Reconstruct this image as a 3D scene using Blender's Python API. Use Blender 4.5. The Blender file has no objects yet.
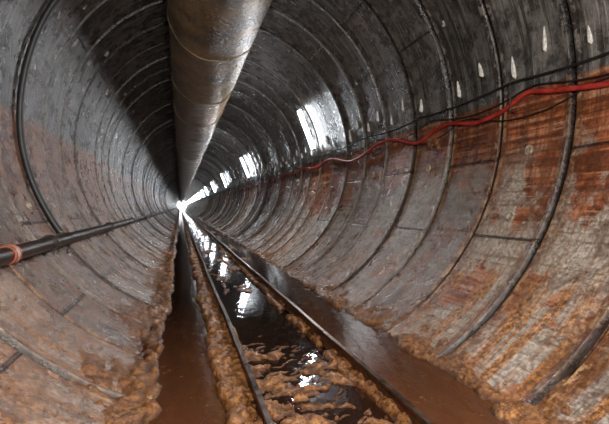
import bpy, bmesh, math, random
from mathutils import Vector, Matrix, noise as mn
random.seed(7)
R=3.0; CZ=2.68           # tunnel radius / centre height (water level is z=0)
RO=0.25                  # ring joint offset (rings are 1 m wide)
scene=bpy.context.scene
scene.view_settings.view_transform='Standard'

# ---------------------------------------------------------------- helpers
class NT:
    def __init__(s,name):
        s.m=bpy.data.materials.new(name); s.m.use_nodes=True
        s.t=s.m.node_tree; s.t.nodes.clear()
        s.out=s.t.nodes.new('ShaderNodeOutputMaterial')
        s.b=s.t.nodes.new('ShaderNodeBsdfPrincipled')
        s.t.links.new(s.b.outputs[0],s.out.inputs[0])
    def put(s,sock,v):
        if isinstance(v,bpy.types.NodeSocket): s.t.links.new(v,sock)
        elif isinstance(v,(tuple,list)) and len(v)==3 and sock.type=='RGBA': sock.default_value=(*v,1)
        else: sock.default_value=v
    def math(s,op,a,b=0.0,c=0.0,clamp=False):
        n=s.t.nodes.new('ShaderNodeMath'); n.operation=op; n.use_clamp=clamp
        s.put(n.inputs[0],a); s.put(n.inputs[1],b); s.put(n.inputs[2],c); return n.outputs[0]
    def rng(s,v,a,b,c=0.0,d=1.0,smooth=True):
        n=s.t.nodes.new('ShaderNodeMapRange'); n.interpolation_type='SMOOTHSTEP' if smooth else 'LINEAR'
        s.put(n.inputs[0],v); s.put(n.inputs[1],a); s.put(n.inputs[2],b); s.put(n.inputs[3],c); s.put(n.inputs[4],d); return n.outputs[0]
    def mix(s,f,a,b,mode='MIX'):
        n=s.t.nodes.new('ShaderNodeMix'); n.data_type='RGBA'; n.blend_type=mode
        s.put(n.inputs[0],f); s.put(n.inputs[6],a); s.put(n.inputs[7],b); return n.outputs[2]
    def pos(s):
        n=s.t.nodes.new('ShaderNodeTexCoord'); return n.outputs['Object']
    def sep(s,v):
        n=s.t.nodes.new('ShaderNodeSeparateXYZ'); s.put(n.inputs[0],v); return n.outputs
    def comb(s,x,y,z):
        n=s.t.nodes.new('ShaderNodeCombineXYZ'); s.put(n.inputs[0],x); s.put(n.inputs[1],y); s.put(n.inputs[2],z); return n.outputs[0]
    def noise(s,vec,scale,detail=4,rough=.55,dist=0):
        n=s.t.nodes.new('ShaderNodeTexNoise'); s.put(n.inputs['Vector'],vec)
        n.inputs['Scale'].default_value=scale; n.inputs['Detail'].default_value=detail
        n.inputs['Roughness'].default_value=rough; n.inputs['Distortion'].default_value=dist
        return n.outputs[0]
    def vor(s,vec,scale,feat='F1'):
        n=s.t.nodes.new('ShaderNodeTexVoronoi'); n.feature=feat; s.put(n.inputs['Vector'],vec); n.inputs['Scale'].default_value=scale
        return n.outputs['Distance']
    def bump(s,h,strength,dist,nrm=None):
        n=s.t.nodes.new('ShaderNodeBump'); n.inputs['Strength'].default_value=strength; n.inputs['Distance'].default_value=dist
        s.put(n.inputs['Height'],h)
        if nrm is not None: s.put(n.inputs['Normal'],nrm)
        return n.outputs[0]
    def set(s,**k):
        for a,v in k.items(): s.put(s.b.inputs[a.replace('_',' ')],v)
        return s.m

def simple(name,c1,c2,scale,rough=.6,metal=0.0,bs=.4,bd=.01,rough2=None):
    n=NT(name); p=n.pos(); f=n.noise(p,scale,5,.6)
    f2=n.rng(f,.35,.65)
    n.set(Base_Color=n.mix(f2,c1,c2),Metallic=metal,Normal=n.bump(f,bs,bd))
    n.set(Roughness=n.rng(f,.3,.7,rough,rough2 if rough2 is not None else rough)); return n.m

def obj(name,verts,faces,mat,smooth=True,parent=None,sharp=None):
    me=bpy.data.meshes.new(name); me.from_pydata(verts,[],faces); me.update()
    if smooth:
        me.polygons.foreach_set('use_smooth',[True]*len(me.polygons))
        if sharp: me.set_sharp_from_angle(angle=math.radians(sharp))
    me.materials.append(mat)
    o=bpy.data.objects.new(name,me); scene.collection.objects.link(o)
    if parent: o.parent=parent
    return o
def empty(name,loc=(0,0,0)):
    e=bpy.data.objects.new(name,None); scene.collection.objects.link(e); e.location=loc; return e
def curve(name,pts,rad,mat,parent=None,res=6,smoothc=True):
    c=bpy.data.curves.new(name,'CURVE'); c.dimensions='3D'; c.bevel_depth=rad; c.bevel_resolution=3; c.resolution_u=res
    sp=c.splines.new('NURBS' if smoothc else 'POLY'); sp.points.add(len(pts)-1)
    for i,p in enumerate(pts): sp.points[i].co=(*p,1)
    if smoothc: sp.use_endpoint_u=True; sp.order_u=3
    c.materials.append(mat)
    o=bpy.data.objects.new(name,c); scene.collection.objects.link(o)
    if parent: o.parent=parent
    return o
def wall(ang,off=0.0):
    r=R-off; return (r*math.cos(ang), CZ+r*math.sin(ang))

# ---------------------------------------------------------------- materials
# concrete lining
n=NT('lining_concrete'); p=n.pos(); X,Y,Z=n.sep(p)
yy=n.math('SUBTRACT',Y,RO); fr=n.math('FRACT',yy); rid=n.math('FLOOR',yy)
jd=n.math('MINIMUM',fr,n.math('SUBTRACT',1.0,fr))
wn=n.t.nodes.new('ShaderNodeTexWhiteNoise'); wn.noise_dimensions='1D'; n.put(wn.inputs['W'],rid); rnd=wn.outputs[0]
ang=n.math('ARCTAN2',n.math('SUBTRACT',Z,CZ),X)
big=n.noise(p,.9,4,.6); med=n.noise(p,4,8,.7); fine=n.noise(p,26,5,.7)
ridr=n.math('MULTIPLY',rnd,7.0)
right=n.rng(X,-.5,.5)
streak=n.noise(n.comb(n.math('MULTIPLY',ang,55),n.math('MULTIPLY',Y,.45),ridr),1,3,.6)        # tide lines, break at each ring
drip=n.noise(n.comb(n.math('MULTIPLY',ang,1.8),n.math('MULTIPLY',Y,9),0.0),1,7,.7)             # down the segments
drip2=n.noise(n.comb(n.math('MULTIPLY',ang,3),n.math('MULTIPLY',Y,30),2.0),1,4,.65)
blot=n.noise(n.comb(n.math('MULTIPLY',ang,3.0),n.math('ADD',n.math('MULTIPLY',Y,1.1),ridr),rnd),1,8,.66)
grey=n.mix(n.rng(med,.38,.62),(.050,.050,.050),(.185,.183,.178))
grey=n.mix(n.rng(drip,.46,.58,0,.85),grey,(.022,.021,.020))
grey=n.mix(n.rng(drip2,.56,.64,0,.55),grey,(.37,.368,.36))
grey=n.mix(n.rng(n.noise(n.comb(n.math('MULTIPLY',ang,5),n.math('MULTIPLY',Y,7),3.0),1,6,.75),.67,.72,0,.7),grey,(.52,.51,.49))
grey=n.mix(n.rng(big,.52,.66,0,.18),grey,(.12,.070,.042))
rust=n.mix(n.rng(med,.38,.62),(.14,.036,.014),(.42,.130,.050))
rust=n.mix(n.rng(streak,.53,.57,0,.6),rust,(.52,.30,.18))
rust=n.mix(n.rng(streak,.46,.41,0,.75),rust,(.085,.026,.012))
rust=n.mix(n.rng(drip,.48,.58,0,.65),rust,(.11,.038,.017))
ochc=n.mix(n.rng(fine,.38,.62),(.14,.052,.016),(.44,.20,.068))
och2=n.math('MULTIPLY',n.rng(drip2,.52,.60),n.rng(Z,2.3,1.0,0,.5))
rust=n.mix(och2,rust,n.mix(.7,ochc,(.12,.050,.024)))
# washed, cleaner concrete in the lower part, ring by ring
cz=n.math('ADD',Z,n.math('MULTIPLY',big,.9))
clean=n.math('MULTIPLY',n.rng(n.math('ADD',blot,n.rng(Z,2.35,1.25,-.045,.055)),.475,.53),n.rng(cz,2.75,2.15))
cleanc=n.mix(n.rng(fine,.30,.70),(.24,.205,.165),(.47,.43,.375))
cleanc=n.mix(n.rng(drip2,.50,.62,0,.55),cleanc,(.24,.130,.062))
cleanc=n.mix(n.rng(streak,.46,.40,0,.5),cleanc,(.15,.085,.045))
rust=n.mix(n.math('MULTIPLY',clean,n.rng(X,-.5,.5,.65,.92)),rust,cleanc)
och=n.math('MULTIPLY',n.rng(n.math('ADD',Z,n.math('MULTIPLY',med,.9)),1.55,.85),n.rng(drip,.44,.56))
rust=n.mix(och,rust,ochc)
dark=n.math('MULTIPLY',n.rng(n.noise(p,1.6,6,.7,.6),.50,.62,0,.6),n.rng(Z,2.6,1.4,.15,1.0))
rust=n.mix(dark,rust,(.072,.030,.015))
lowm=n.rng(n.math('ADD',Z,n.math('MULTIPLY',n.math('SUBTRACT',med,.5),.12)),2.84,2.78)
lowl=n.rng(n.math('ADD',Z,n.math('MULTIPLY',n.math('SUBTRACT',big,.5),.3)),2.78,2.60)
leftc=n.mix(n.rng(Z,2.4,.9,.6,.38),rust,n.mix(n.rng(med,.42,.58),(.055,.026,.014),(.21,.112,.062)))
col=n.mix(right,n.mix(lowl,grey,leftc),n.mix(lowm,grey,rust))
low=n.rng(Z,2.9,2.7)
col=n.mix(1.0,col,n.comb(*[n.rng(rnd,0,1,.68,1.15,False)]*3),'MULTIPLY')
st=n.math('MULTIPLY',n.rng(jd,.24,.03),n.rng(n.noise(p,5,6,.75),.40,.52,0,.9))
col=n.mix(st,col,n.mix(low,(.028,.023,.021),(.12,.042,.015)))
edge=n.math('MULTIPLY',n.rng(jd,.11,.075),n.rng(n.noise(p,7,5,.75),.49,.56,0,.75))
col=n.mix(edge,col,n.mix(low,(.32,.30,.28),(.46,.27,.14)))
jw=n.rng(rnd,0,1,.032,.070,False)
jm=n.rng(jd,jw,.014)
col=n.mix(n.math('MULTIPLY',jm,.95),col,(.011,.009,.008))
sa=n.math('FRACT',n.math('ADD',n.math('MULTIPLY',ang,6/(2*math.pi)),n.math('ADD',.2,n.math('MULTIPLY',n.math('MODULO',n.math('ABSOLUTE',rid),2.0),.33))))
sd=n.math('MINIMUM',sa,n.math('SUBTRACT',1.0,sa))
sm=n.rng(sd,.007,.003,0,.85)
col=n.mix(sm,col,(.018,.014,.012))
spk=n.rng(fine,.32,.68,.68,1.28,False)
col=n.mix(1.0,col,n.comb(spk,spk,spk),'MULTIPLY')
n.set(Base_Color=col,Roughness=n.rng(med,.35,.65,.18,.42),Normal=n.bump(fine,.7,.011,n.bump(drip2,.35,.018,n.bump(med,.6,.035,n.bump(sm,.8,-.02)))))
n.b.inputs['Specular IOR Level'].default_value=.75
M_wall=n.m

# ochre sludge
n=NT('ochre_sludge'); p=n.pos(); X,Y,Z=n.sep(p)
a=n.noise(p,4,5,.65); b=n.noise(p,22,6,.75,.4); v=n.vor(p,34)
c=n.mix(n.rng(b,.42,.58),(.11,.034,.008),(.52,.230,.062))
c=n.mix(n.rng(a,.47,.58,0,.8),c,n.mix(n.rng(b,.4,.6),(.065,.024,.009),(.29,.112,.032)))
c=n.mix(n.rng(n.noise(p,50,4,.75),.60,.67,0,.7),c,(.85,.63,.37))
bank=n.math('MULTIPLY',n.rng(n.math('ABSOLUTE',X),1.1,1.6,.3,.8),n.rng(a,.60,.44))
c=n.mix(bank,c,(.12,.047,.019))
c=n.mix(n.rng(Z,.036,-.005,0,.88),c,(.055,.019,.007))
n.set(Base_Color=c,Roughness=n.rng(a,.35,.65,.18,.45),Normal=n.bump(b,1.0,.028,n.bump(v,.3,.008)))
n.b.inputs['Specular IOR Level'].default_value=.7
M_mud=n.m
n=NT('drainage_water'); p=n.pos(); X,Y,Z=n.sep(p)
a=n.noise(n.comb(n.math('MULTIPLY',X,1.5),n.math('MULTIPLY',Y,.5),0.0),1.6,4,.6)
nearm=n.rng(Y,7.5,2.3); mid=n.math('MULTIPLY',n.rng(X,-.66,-.4),n.rng(X,.6,.4))
silt=n.math('MULTIPLY',n.math('ADD',n.math('MULTIPLY',nearm,.8),n.rng(a,.45,.65,0,.25)),n.math('SUBTRACT',1.0,n.math('MULTIPLY',mid,.85)))
c=n.mix(silt,(.007,.004,.003),(.100,.036,.015))
scum=n.math('MULTIPLY',n.rng(n.noise(p,7,8,.85),.58,.64,0,.7),n.math('SUBTRACT',1.0,n.math('MULTIPLY',mid,.3)))
c=n.mix(scum,c,(.26,.10,.028))
n.set(Base_Color=c,Roughness=n.math('ADD',.03,n.math('MULTIPLY',scum,.5)),Normal=n.bump(n.noise(n.comb(X,n.math('MULTIPLY',Y,.6),0.0),9,3,.55),.16,.02))
n.b.inputs['Specular IOR Level'].default_value=.5
M_water=n.m
n=NT('stained_duct_steel'); p=n.pos(); X,Y,Z=n.sep(p)
a=n.noise(p,2.2,7,.75); b=n.noise(p,26,6,.75)
c=n.mix(n.rng(a,.40,.60),(.080,.050,.022),(.26,.175,.080)); c=n.mix(n.rng(b,.53,.64,0,.8),c,(.030,.018,.010))
c=n.mix(n.rng(b,.42,.35,0,.5),c,(.46,.38,.27))
n.set(Base_Color=c,Metallic=.15,Roughness=n.rng(b,.35,.65,.18,.42),Normal=n.bump(b,.8,.016,n.bump(a,.5,.05)))
n.b.inputs['Specular IOR Level'].default_value=.6
M_duct=n.m
M_strip=simple('wet_dark_steel',(.02,.018,.016),(.06,.045,.035),12,.4,.6)
M_rail=simple('rusty_rail_steel',(.020,.010,.006),(.12,.045,.018),14,.4,.3,.6,.008)
M_head=simple('worn_rail_head',(.04,.028,.020),(.18,.13,.10),9,.26,.8,.4,.004,.45)
M_pipe=simple('painted_pipe_iron',(.010,.008,.007),(.045,.022,.015),8,.3,.1,.5,.006,.5)
M_coup=simple('coupling_red_rust',(.25,.045,.02),(.45,.12,.06),12,.45,.1)
M_band=simple('pipe_band_pale',(.35,.31,.27),(.55,.5,.45),20,.5)
M_hose=simple('red_hose_rubber',(.30,.014,.012),(.52,.045,.036),6,.35,0,.3,.004,.5)
M_cab=simple('black_cable_rubber',(.006,.006,.007),(.016,.015,.015),9,.45)
M_litpocket=simple('lit_pocket_edge_white',(.55,.54,.52),(.92,.92,.90),22,.5,0,.6,.01)  # near-white colour stands in for lamplight on the pocket edges
M_dgrout=simple('dull_grout',(.16,.15,.14),(.48,.47,.45),22,.5,0,.6,.01)  # greyer tone for the other pocket rows
M_plug=simple('grey_grout',(.14,.095,.065),(.46,.39,.32),18,.6,0,.7,.01)
n=NT('lamp_tube_glow'); n.set(Base_Color=(1,1,1),Emission_Color=(.88,.94,1.0),Emission_Strength=45.0); M_glow=n.m
n=NT('shaft_daylight'); n.set(Base_Color=(.8,.8,.8),Emission_Color=(.93,.97,1.0),Emission_Strength=5.0); M_day=n.m
M_case=simple('lamp_housing_enamel',(.5,.5,.5),(.7,.7,.7),10,.4)

# ---------------------------------------------------------------- tunnel lining
NA=168
def lining():
    vs=[];fs=[]; prof=[]
    ring=-6
    while ring<64:
        y0=ring+RO; dr=random.uniform(-.022,.022)
        tilt=random.uniform(-.02,.02); rib=random.choice([0,.008,.02,.028])
        prof+= [(y0-.013,R+.05),(y0+.013,R+.05),(y0+.017,R+dr+.010),(y0+.034,R+dr-.004-rib),(y0+.07,R+dr-.004-rib*.7),(y0+.10,R+dr),(y0+.5,R+dr+tilt*.3),(y0+.964,R+dr+tilt-.004),(y0+.983,R+dr+tilt+.014)]
        ring+=1
    while ring<290:
        prof.append((ring+RO,R+.02)); prof.append((ring+RO+.05,R)); prof.append((ring+RO+.95,R)); ring+=1
    for y,r in prof:
        for k in range(NA):
            a=2*math.pi*k/NA
            rr=r+(.005*mn.noise(Vector((math.cos(a)*14,y*6,math.sin(a)*14))) if y<20 else 0)
            vs.append((rr*math.cos(a),y,CZ+rr*math.sin(a)))
    for i in range(len(prof)-1):
        for k in range(NA):
            k2=(k+1)%NA; A=i*NA
            fs.append((A+k,A+NA+k,A+NA+k2,A+k2))
    return obj('tunnel_lining',vs,fs,M_wall,True,None,28)
LIN=lining()
# bright shaft at the far end of the drive
vs=[(0,289,CZ)]+[(3.02*math.cos(2*math.pi*k/48),289,CZ+3.02*math.sin(2*math.pi*k/48)) for k in range(48)]
obj('shaft_opening',vs,[(0,1+k,1+(k+1)%48) for k in range(48)],M_day,False,LIN)

# ---------------------------------------------------------------- sludge bed (floor)
def ss(x,a,b):
    t=max(0,min(1,(x-a)/(b-a))); return t*t*(3-2*t)
def box(x,a,b,s): return ss(x,a-s,a+s)*(1-ss(x,b-s,b+s))
def zw(x): return CZ-math.sqrt(max(.01,R*R-x*x))
def mud(x,y):
    e=.09*mn.noise(Vector((x*1.5,y*1.3,3)))+.05*mn.noise(Vector((x*5,y*5,8)))
    d=mn.voronoi(Vector((x*15,y*11,.3)))[0][0]
    l=(.40-d)*.018
    l+=.038*mn.fractal(Vector((x*8,y*6,1)),.75,2.1,5)
    h=-.14
    pn=mn.fractal(Vector((x*1.9,y*1.0,5)),1.0,2.0,4)
    gap=1-.8*ss(mn.noise(Vector((x*2,y*1.4,17))),.12,.4)
    h+=.200*box(x+e,-.69,-.38,.05)
    h+=.190*box(x+e*.7,.37,.56,.04)*(.55+.45*gap)
    near=1-ss(y+x*.8,3.85,4.35)
    fl=mn.fractal(Vector((x*2.6+y*1.6,y*4.0,9)),1.0,2.0,4)
    p2=mn.fractal(Vector((x*3.2,y*1.3,25)),1.0,2.0,4)
    midp=box(x,-.42,.44,.05)*max(ss(p2,.10,.30)*.84*ss(y,5.2,6.5), near*.90*ss(fl,-.22,.06), .0)
    h=max(h,-.14+.180*midp)
    far=ss(y,9,22)
    h=max(h,-.14+.17*far*box(x+e,.15,.62,.1)*ss(pn,-.1,.2))
    h=max(h,-.14+.17*ss(y,6,12)*box(x+e,.50,.95,.1)*ss(p2,.05,.25))
    bl=ss(-(x+e*.9),1.00,1.16); br=ss(x+e*1.5,1.12,1.29)
    if x<-.8:
        t=.16*(1-ss(-x,1.05,1.45))+.024*(1-ss(-x,1.35,2.2))*(.7+2.4*pn)-.03*ss(-x,1.5,2.3)
        h=max(h,-.14+bl*(zw(x)+t+.14-.016)) if bl<1 else zw(x)+t-.016
        l*=1-.6*ss(-x,1.25,1.9)
    if x>.8:
        t=.15*(1-ss(x,1.07,1.45))+.024*(1-ss(x,1.35,2.1))*(.3+2.6*pn)-.03*ss(x,1.45,2.1)
        h=max(h,-.14+br*(zw(x)+t+.14-.012)) if br<1 else zw(x)+t-.012
        l*=1-.6*ss(x,1.35,1.9)
    return h+l*(.5+.5*ss(h,-.10,0))
ys=[]; y=-5.0
while y<288:
    ys.append(y)
    y+= .10 if y<1.8 else .018 if y<6.5 else .035 if y<14 else .1 if y<40 else .5
xs=[]; x=-2.35
while x<=2.36:
    xs.append(x); x+=.019
vs=[(x,y,mud(x,y)) for y in ys for x in xs]
nx=len(xs); fs=[(j*nx+i,j*nx+i+1,(j+1)*nx+i+1,(j+1)*nx+i) for j in range(len(ys)-1) for i in range(nx-1)]
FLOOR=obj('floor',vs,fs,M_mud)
obj('drainage_water',[(-1.33,-5,0),(1.33,-5,0),(1.33,288,0),(-1.33,288,0)],[(0,1,2,3)],M_water,False)

def clumps(name,items,mat,parent=None):
    bm=bmesh.new()
    for (x,y,z,sx,sy,sz,rot) in items:
        r=bmesh.ops.create_icosphere(bm,subdivisions=3,radius=1)
        o=random.uniform(0,99); cr,sr=math.cos(rot),math.sin(rot)
        for v in r['verts']:
            k=1+.55*mn.fractal(v.co*1.5+Vector((o,0,0)),1,2,4)
            c=v.co*k; a,b,cc=c.x*sx,c.y*sy,c.z*sz
            b+= .3*sx*math.sin(c.x*1.5+o)
            v.co=Vector((x+a*cr-b*sr,y+a*sr+b*cr,z+cc))
    me=bpy.data.meshes.new(name); bm.to_mesh(me); bm.free()
    me.polygons.foreach_set('use_smooth',[True]*len(me.polygons)); me.materials.append(mat)
    o=bpy.data.objects.new(name,me); scene.collection.objects.link(o); o.parent=parent
it=[]
for i in range(34):
    x=random.uniform(-.24,.28); y=2.5+1.7*random.random()-x*.6
    s=random.uniform(.010,.024); it.append((x,y,max(0,mud(x,y))+.002,s*random.uniform(2.5,5),s*.7,s*.45,random.uniform(.1,.9)))
for i in range(24):
    y=random.uniform(2.5,12); s=random.uniform(.008,.02); x=random.uniform(1.2,1.5)
    it.append((x,y,max(0,mud(x,y)),s*1.6,s,s*.5,random.uniform(0,3)))
clumps('sludge_clumps',it,M_mud,FLOOR)

# ---------------------------------------------------------------- rails
prof=[(-.050,0),(.050,0),(.050,.010),(.010,.022),(.008,.085),(.021,.094),(.023,.112),(.018,.120),(-.018,.120),(-.023,.112),(-.021,.094),(-.008,.085),(-.010,.022),(-.050,.010)]
def rail(xc):
    e=empty('railway_rail')
    vs=[];fs=[];yl=[-5+i*.5 for i in range(80)]+[35+i*5 for i in range(51)]
    m=len(prof)
    for y in yl:
        w=.006*math.sin(y*1.1+xc*9)+.004*math.sin(y*2.7)
        wz=.004*math.sin(y*.9+xc*4)
        for a,b in prof: vs.append((xc+a+w,y,.02+b+wz))
    for i in range(len(yl)-1):
        for k in range(m): k2=(k+1)%m; fs.append((i*m+k,i*m+k2,(i+1)*m+k2,(i+1)*m+k))
    o=obj('rail_profile',vs,fs,M_rail,True,e,25)
    o.data.materials.append(M_head)
    for pi,pl in enumerate(o.data.polygons):
        if pi%m in (7,): pl.material_index=1
    bm=bmesh.new()
    for yj in [5.4+9*k+(.8 if xc>0 else 0) for k in range(6)]:
        for s in (-1,1):
            r=bmesh.ops.create_cube(bm,size=1)
            for v in r['verts']: v.co=Vector((xc+s*.016+v.co.x*.012,yj+v.co.y*.45,.073+v.co.z*.05))
            for q in (-.16,-.06,.06,.16):
                r=bmesh.ops.create_cone(bm,segments=6,radius1=.012,radius2=.012,depth=.02,cap_ends=True)
                for v in r['verts']: v.co=Vector((xc+s*.028+v.co.z,yj+q+v.co.x,.073+v.co.y))
    me=bpy.data.meshes.new('fishplates'); bm.to_mesh(me); bm.free(); me.materials.append(M_rail)
    f=bpy.data.objects.new('fishplates',me); scene.collection.objects.link(f); f.parent=e
rail(-.43); rail(.50)

# ---------------------------------------------------------------- ventilation duct
e=empty('ventilation_duct')
DX,DZ,DR=-.38,4.70,.76
vs=[];fs=[];N=96;pf=[]
y=-4.9
while y<120:
    pf+=[(y,DR+.0),(y+.02,DR+.0),(y+.022,DR+.012),(y+.045,DR+.012),(y+.047,DR)]
    for k in range(1,4): pf.append((y+k*.75,DR+random.uniform(-.008,.008)))
    y+=3.0
pf.append((285,DR))
for y,r in pf:
    sg=.02*math.sin(y*2*math.pi/6)
    for k in range(N):
        a=2*math.pi*k/N
        rr=r+.018*mn.noise(Vector((math.cos(a)*2.5,y*.9,math.sin(a)*2.5)))
        vs.append((DX+rr*math.cos(a),y,DZ+sg*.5+rr*math.sin(a)))
for i in range(len(pf)-1):
    for k in range(N): k2=(k+1)%N; fs.append((i*N+k,i*N+k2,(i+1)*N+k2,(i+1)*N+k))
obj('duct_tube',vs,fs,M_duct,True,e,30)
vs=[];fs=[]
for j in range(22):
    y=-1.4+3*j
    pts=[]
    for k in range(25):
        a=math.pi+math.pi*k/24; pts.append((DX+(DR+.02)*math.cos(a),DZ+(DR+.02)*math.sin(a)))
    xl=DX-DR-.02; xr=DX+DR+.02
    pts=[(xl,CZ+math.sqrt(R*R-xl*xl)+.01)]+pts+[(xr,CZ+math.sqrt(R*R-xr*xr)+.01)]
    b=len(vs)
    for (x,z) in pts: vs+=[(x,y-.010,z),(x,y+.010,z)]
    for k in range(len(pts)-1): fs.append((b+2*k,b+2*k+1,b+2*k+3,b+2*k+2))
obj('hanging_straps',vs,fs,M_duct,True,e,40)

# ---------------------------------------------------------------- left pipe
e=empty('water_pipe'); px,pz,pr=-2.36,1.04,.072
def cyl(bm,p0,p1,r,seg=24):
    p0=Vector(p0);p1=Vector(p1);d=p1-p0
    rr=bmesh.ops.create_cone(bm,segments=seg,radius1=r,radius2=r,depth=d.length,cap_ends=True)
    q=d.to_track_quat('Z','Y')
    for v in rr['verts']: v.co=q@v.co+(p0+p1)/2
def bmobj(name,fn,mat,parent=None,sharp=35):
    bm=bmesh.new(); fn(bm); me=bpy.data.meshes.new(name); bm.to_mesh(me); bm.free()
    me.polygons.foreach_set('use_smooth',[True]*len(me.polygons)); me.set_sharp_from_angle(angle=math.radians(sharp))
    me.materials.append(mat); o=bpy.data.objects.new(name,me); scene.collection.objects.link(o); o.parent=parent; return o
bmobj('pipe_run',lambda bm:cyl(bm,(px,-4,pz),(px,285,pz),pr,32),M_pipe,e)
joints=[5.2+4*k for k in range(-2,25)]
def cp(bm):
    for y in joints:
        cyl(bm,(px,y-.06,pz),(px,y+.06,pz),pr+.012); cyl(bm,(px,y-.012,pz),(px,y+.012,pz),pr+.028)
bmobj('pipe_couplings',cp,M_pipe,e)
def c2(bm):
    cyl(bm,(px,4.0,pz),(px,4.03,pz),pr+.012); cyl(bm,(px,4.11,pz),(px,4.13,pz),pr+.012)
bmobj('pipe_end_collars',c2,M_coup,e)
bmobj('pipe_tape_band',lambda bm:cyl(bm,(px,4.03,pz),(px,4.11,pz),pr+.005),M_band,e)
def c3(bm):
    for k in range(30):
        y=3.0+3.0*k
        cyl(bm,(px,y,pz-pr-.005),(px-.02,y,zw(2.2)+.16),.010,8)
        cyl(bm,(px,y-.02,pz),(px,y+.02,pz),pr+.010)
bmobj('pipe_brackets',c3,M_strip,e)

def arc(y,a0,a1,off,nn=50):
    out=[]
    for i in range(nn+1):
        a=math.radians(a0+(a1-a0)*i/nn); x,z=wall(a,off+.006*math.sin(a*9)); out.append((x,y+.012*math.sin(a*5),z))
    return out
curve('hoop_drain_hose',arc(6.17,100,212,.05),.042,M_cab,None,3)

# ---------------------------------------------------------------- right-hand hose and cables
hp=[(-3,1.2),(-1.5,1.1),(0,1.2),(1,1.1),(2.0,1.12),(2.81,1.16),(3.15,1.215),(3.52,1.28),(3.74,1.345),(3.88,1.33),(4.09,1.23),(4.34,1.17),(4.72,1.15),(5.0,1.22),(5.3,1.27),(5.62,1.22),(5.95,1.10),(6.27,1.10),(6.7,1.25),(7.18,1.32),(7.7,1.28),(8.2,1.15),(8.8,1.08),(9.3,1.12),(9.9,1.26),(10.6,1.31)]
y=11.6;k=0
while y<60: hp.append((y,1.14 if k%2==0 else 1.31)); y+=1.2; k+=1
def onwall(y,Zc,off):
    z=Zc+1.45; x=math.sqrt((R-off)**2-(z-CZ)**2); return (x,y,z)
curve('red_air_hose',[onwall(y,zc,.06) for y,zc in hp],.027,M_hose)
def sagged(z0,sag,span,off,ph=0):
    pts=[]; y=-3.0
    while y<90:
        t=((y+ph)/span)%1.0; s=sag*4*t*(1-t)
        pts.append(onwall(y,z0-s+.01*math.sin(y*1.7),off)); y+=span/8
    return pts
curve('black_power_cable',sagged(1.52,.05,2.0,.05),.015,M_cab,None,2)
curve('black_power_cable',sagged(1.43,.16,2.0,.04,.3),.010,M_cab,None,2)
curve('black_power_cable',sagged(1.30,.24,2.0,.035,1.1),.009,M_cab,None,2)
def hk(bm):
    for k in range(-1,30):
        y=2.0*k+.02
        a=onwall(y,1.54,.005); b=onwall(y,1.50,.09); c=onwall(y,1.17,.095); d=onwall(y,1.15,.03); f=onwall(y,1.18,.005)
        for p,q in((a,b),(b,c),(c,d),(d,f)): cyl(bm,p,q,.007,8)
bmobj('cable_hooks',hk,M_strip)
clumps('hanging_rust_clump',[(2.88,5.55+random.uniform(-.16,.16),2.50-abs(random.gauss(0,.07)),.03,.04,.03,random.random()*3) for i in range(18)],M_mud)

# ---------------------------------------------------------------- bolt pocket wedges, bright rows painted as lit edges (parts of the lining)
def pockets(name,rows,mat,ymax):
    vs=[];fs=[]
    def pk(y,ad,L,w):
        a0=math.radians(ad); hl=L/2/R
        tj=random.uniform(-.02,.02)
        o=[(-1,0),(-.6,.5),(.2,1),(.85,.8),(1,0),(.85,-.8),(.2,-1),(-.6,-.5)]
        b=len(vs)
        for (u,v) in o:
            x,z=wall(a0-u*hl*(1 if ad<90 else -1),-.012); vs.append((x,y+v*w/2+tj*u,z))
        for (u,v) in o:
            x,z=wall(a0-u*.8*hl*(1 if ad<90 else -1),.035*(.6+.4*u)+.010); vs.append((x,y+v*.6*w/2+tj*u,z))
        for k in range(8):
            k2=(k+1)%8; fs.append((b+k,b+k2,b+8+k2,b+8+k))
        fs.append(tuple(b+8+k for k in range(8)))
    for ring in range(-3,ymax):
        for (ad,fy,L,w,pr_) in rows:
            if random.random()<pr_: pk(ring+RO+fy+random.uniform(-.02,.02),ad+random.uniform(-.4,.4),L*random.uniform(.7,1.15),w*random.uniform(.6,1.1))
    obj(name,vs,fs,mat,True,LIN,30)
pockets('bolt_pocket_lit_edges',[(9.3,.78,.27,.05,.95),(12.3,.30,.27,.05,.95)],M_litpocket,60)  # lamp-lit pocket edges painted as white wedges
pockets('bolt_pocket_grout_dull',[(28,.75,.12,.04,.25),(166,.3,.14,.03,.7),(158,.75,.14,.03,.7),(150,.3,.14,.03,.6),(142,.75,.12,.03,.5)],M_dgrout,60)
vs=[];fs=[]
for ring in range(-3,40):
    for ad in (-11,-27,204):
        if random.random()<.35: continue
        a=math.radians(ad+random.uniform(-.6,.6)); y=ring+RO+.52; b=len(vs); N=20
        for rr,of in ((.068,-.005),(.060,.024),(.044,.025),(.040,.006)):
            for k in range(N):
                t=2*math.pi*k/N; x,z=wall(a+rr*math.sin(t)/R,of); vs.append((x,y+rr*.8*math.cos(t),z))
        for q in range(3):
            for k in range(N): k2=(k+1)%N; fs.append((b+q*N+k,b+q*N+k2,b+(q+1)*N+k2,b+(q+1)*N+k))
        fs.append(tuple(b+3*N+k for k in range(N)))
obj('grout_plugs',vs,fs,M_plug,True,LIN,30)

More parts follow.
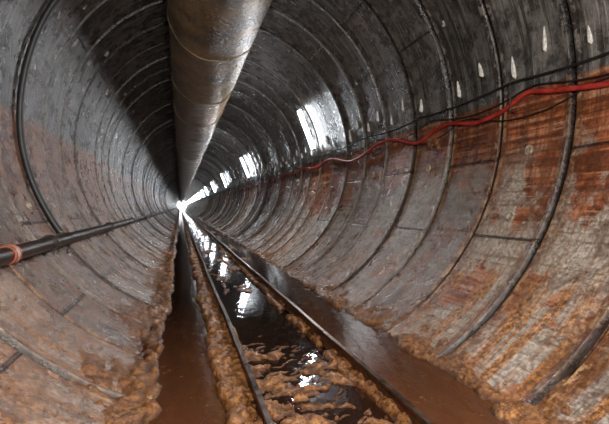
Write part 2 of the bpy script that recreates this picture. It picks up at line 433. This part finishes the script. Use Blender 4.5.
# ---------------------------------------------------------------- tube lamps on the right wall every 12 m
al=math.atan2(3.80-CZ,2.78)
def lamp(y,light):
    e=empty('tunnel_tube_lamp')
    a0,a1=al-.19,al+.19
    pA=Vector((wall(a0,.12)[0],y,wall(a0,.12)[1])); pB=Vector((wall(a1,.12)[0],y,wall(a1,.12)[1]))
    mid=(pA+pB)/2; inward=Vector((-math.cos(al),0,-math.sin(al)))
    t=(pB-pA).normalized()
    def cs(bm):
        r=bmesh.ops.create_cube(bm,size=1)
        for v in r['verts']:
            c=v.co; k=.6 if c.z>0 else 1
            v.co=mid+t*c.x*1.2+Vector((0,1,0))*c.y*.08*k+inward*(c.z*.04-.04)
        for s in(-.6,.6):
            r=bmesh.ops.create_cube(bm,size=1)
            for v in r['verts']: c=v.co; v.co=mid+t*(s+c.x*.03)+Vector((0,1,0))*c.y*.22+inward*(c.z*.07)
        cyl(bm,mid-inward*.06,mid-inward*.13,.025,10)
    bmobj('lamp_housing',cs,M_case,e)
    def tb(bm):
        for s in(-.08,0,.08): cyl(bm,mid-t*.58+Vector((0,s,0))+inward*.01,mid+t*.58+Vector((0,s,0))+inward*.01,.026,12)
    bmobj('lamp_tubes',tb,M_glow,e)
    if light:
        L=bpy.data.lights.new('lamp_light','AREA'); L.shape='RECTANGLE'; L.size=1.15; L.size_y=.16; L.energy=light; L.color=(.96,.97,1)
        o=bpy.data.objects.new('lamp_light',L); scene.collection.objects.link(o); o.parent=e
        z=-inward; xax=t; yax=z.cross(xax)
        m=Matrix((xax,yax,z)).transposed().to_4x4(); m.translation=mid+inward*.06; o.matrix_world=m
for k in range(0,21):
    lamp(-.5+12*k, [370,160,100,80,70,60,50][k] if k<7 else 0)

# unseen fill light added just behind the camera position, no fixture
L=bpy.data.lights.new('camera_fill','AREA'); L.size=.22; L.energy=300; L.color=(1,.94,.86)
o=bpy.data.objects.new('camera_fill',L); scene.collection.objects.link(o); o.location=(-.7,-1.2,2.4); o.rotation_euler=(math.radians(73),0,math.radians(-14))

w=bpy.data.worlds.new('World'); scene.world=w; w.use_nodes=True
w.node_tree.nodes['Background'].inputs[0].default_value=(.6,.58,.55,1); w.node_tree.nodes['Background'].inputs[1].default_value=.02

cam=bpy.data.cameras.new('camera'); cam.lens=24; cam.sensor_width=36; cam.clip_end=1000; cam.clip_start=.05
co=bpy.data.objects.new('camera',cam); scene.collection.objects.link(co)
co.location=(-.95,0,1.45); co.rotation_euler=(math.radians(89.3),0,math.radians(-17))
scene.camera=co
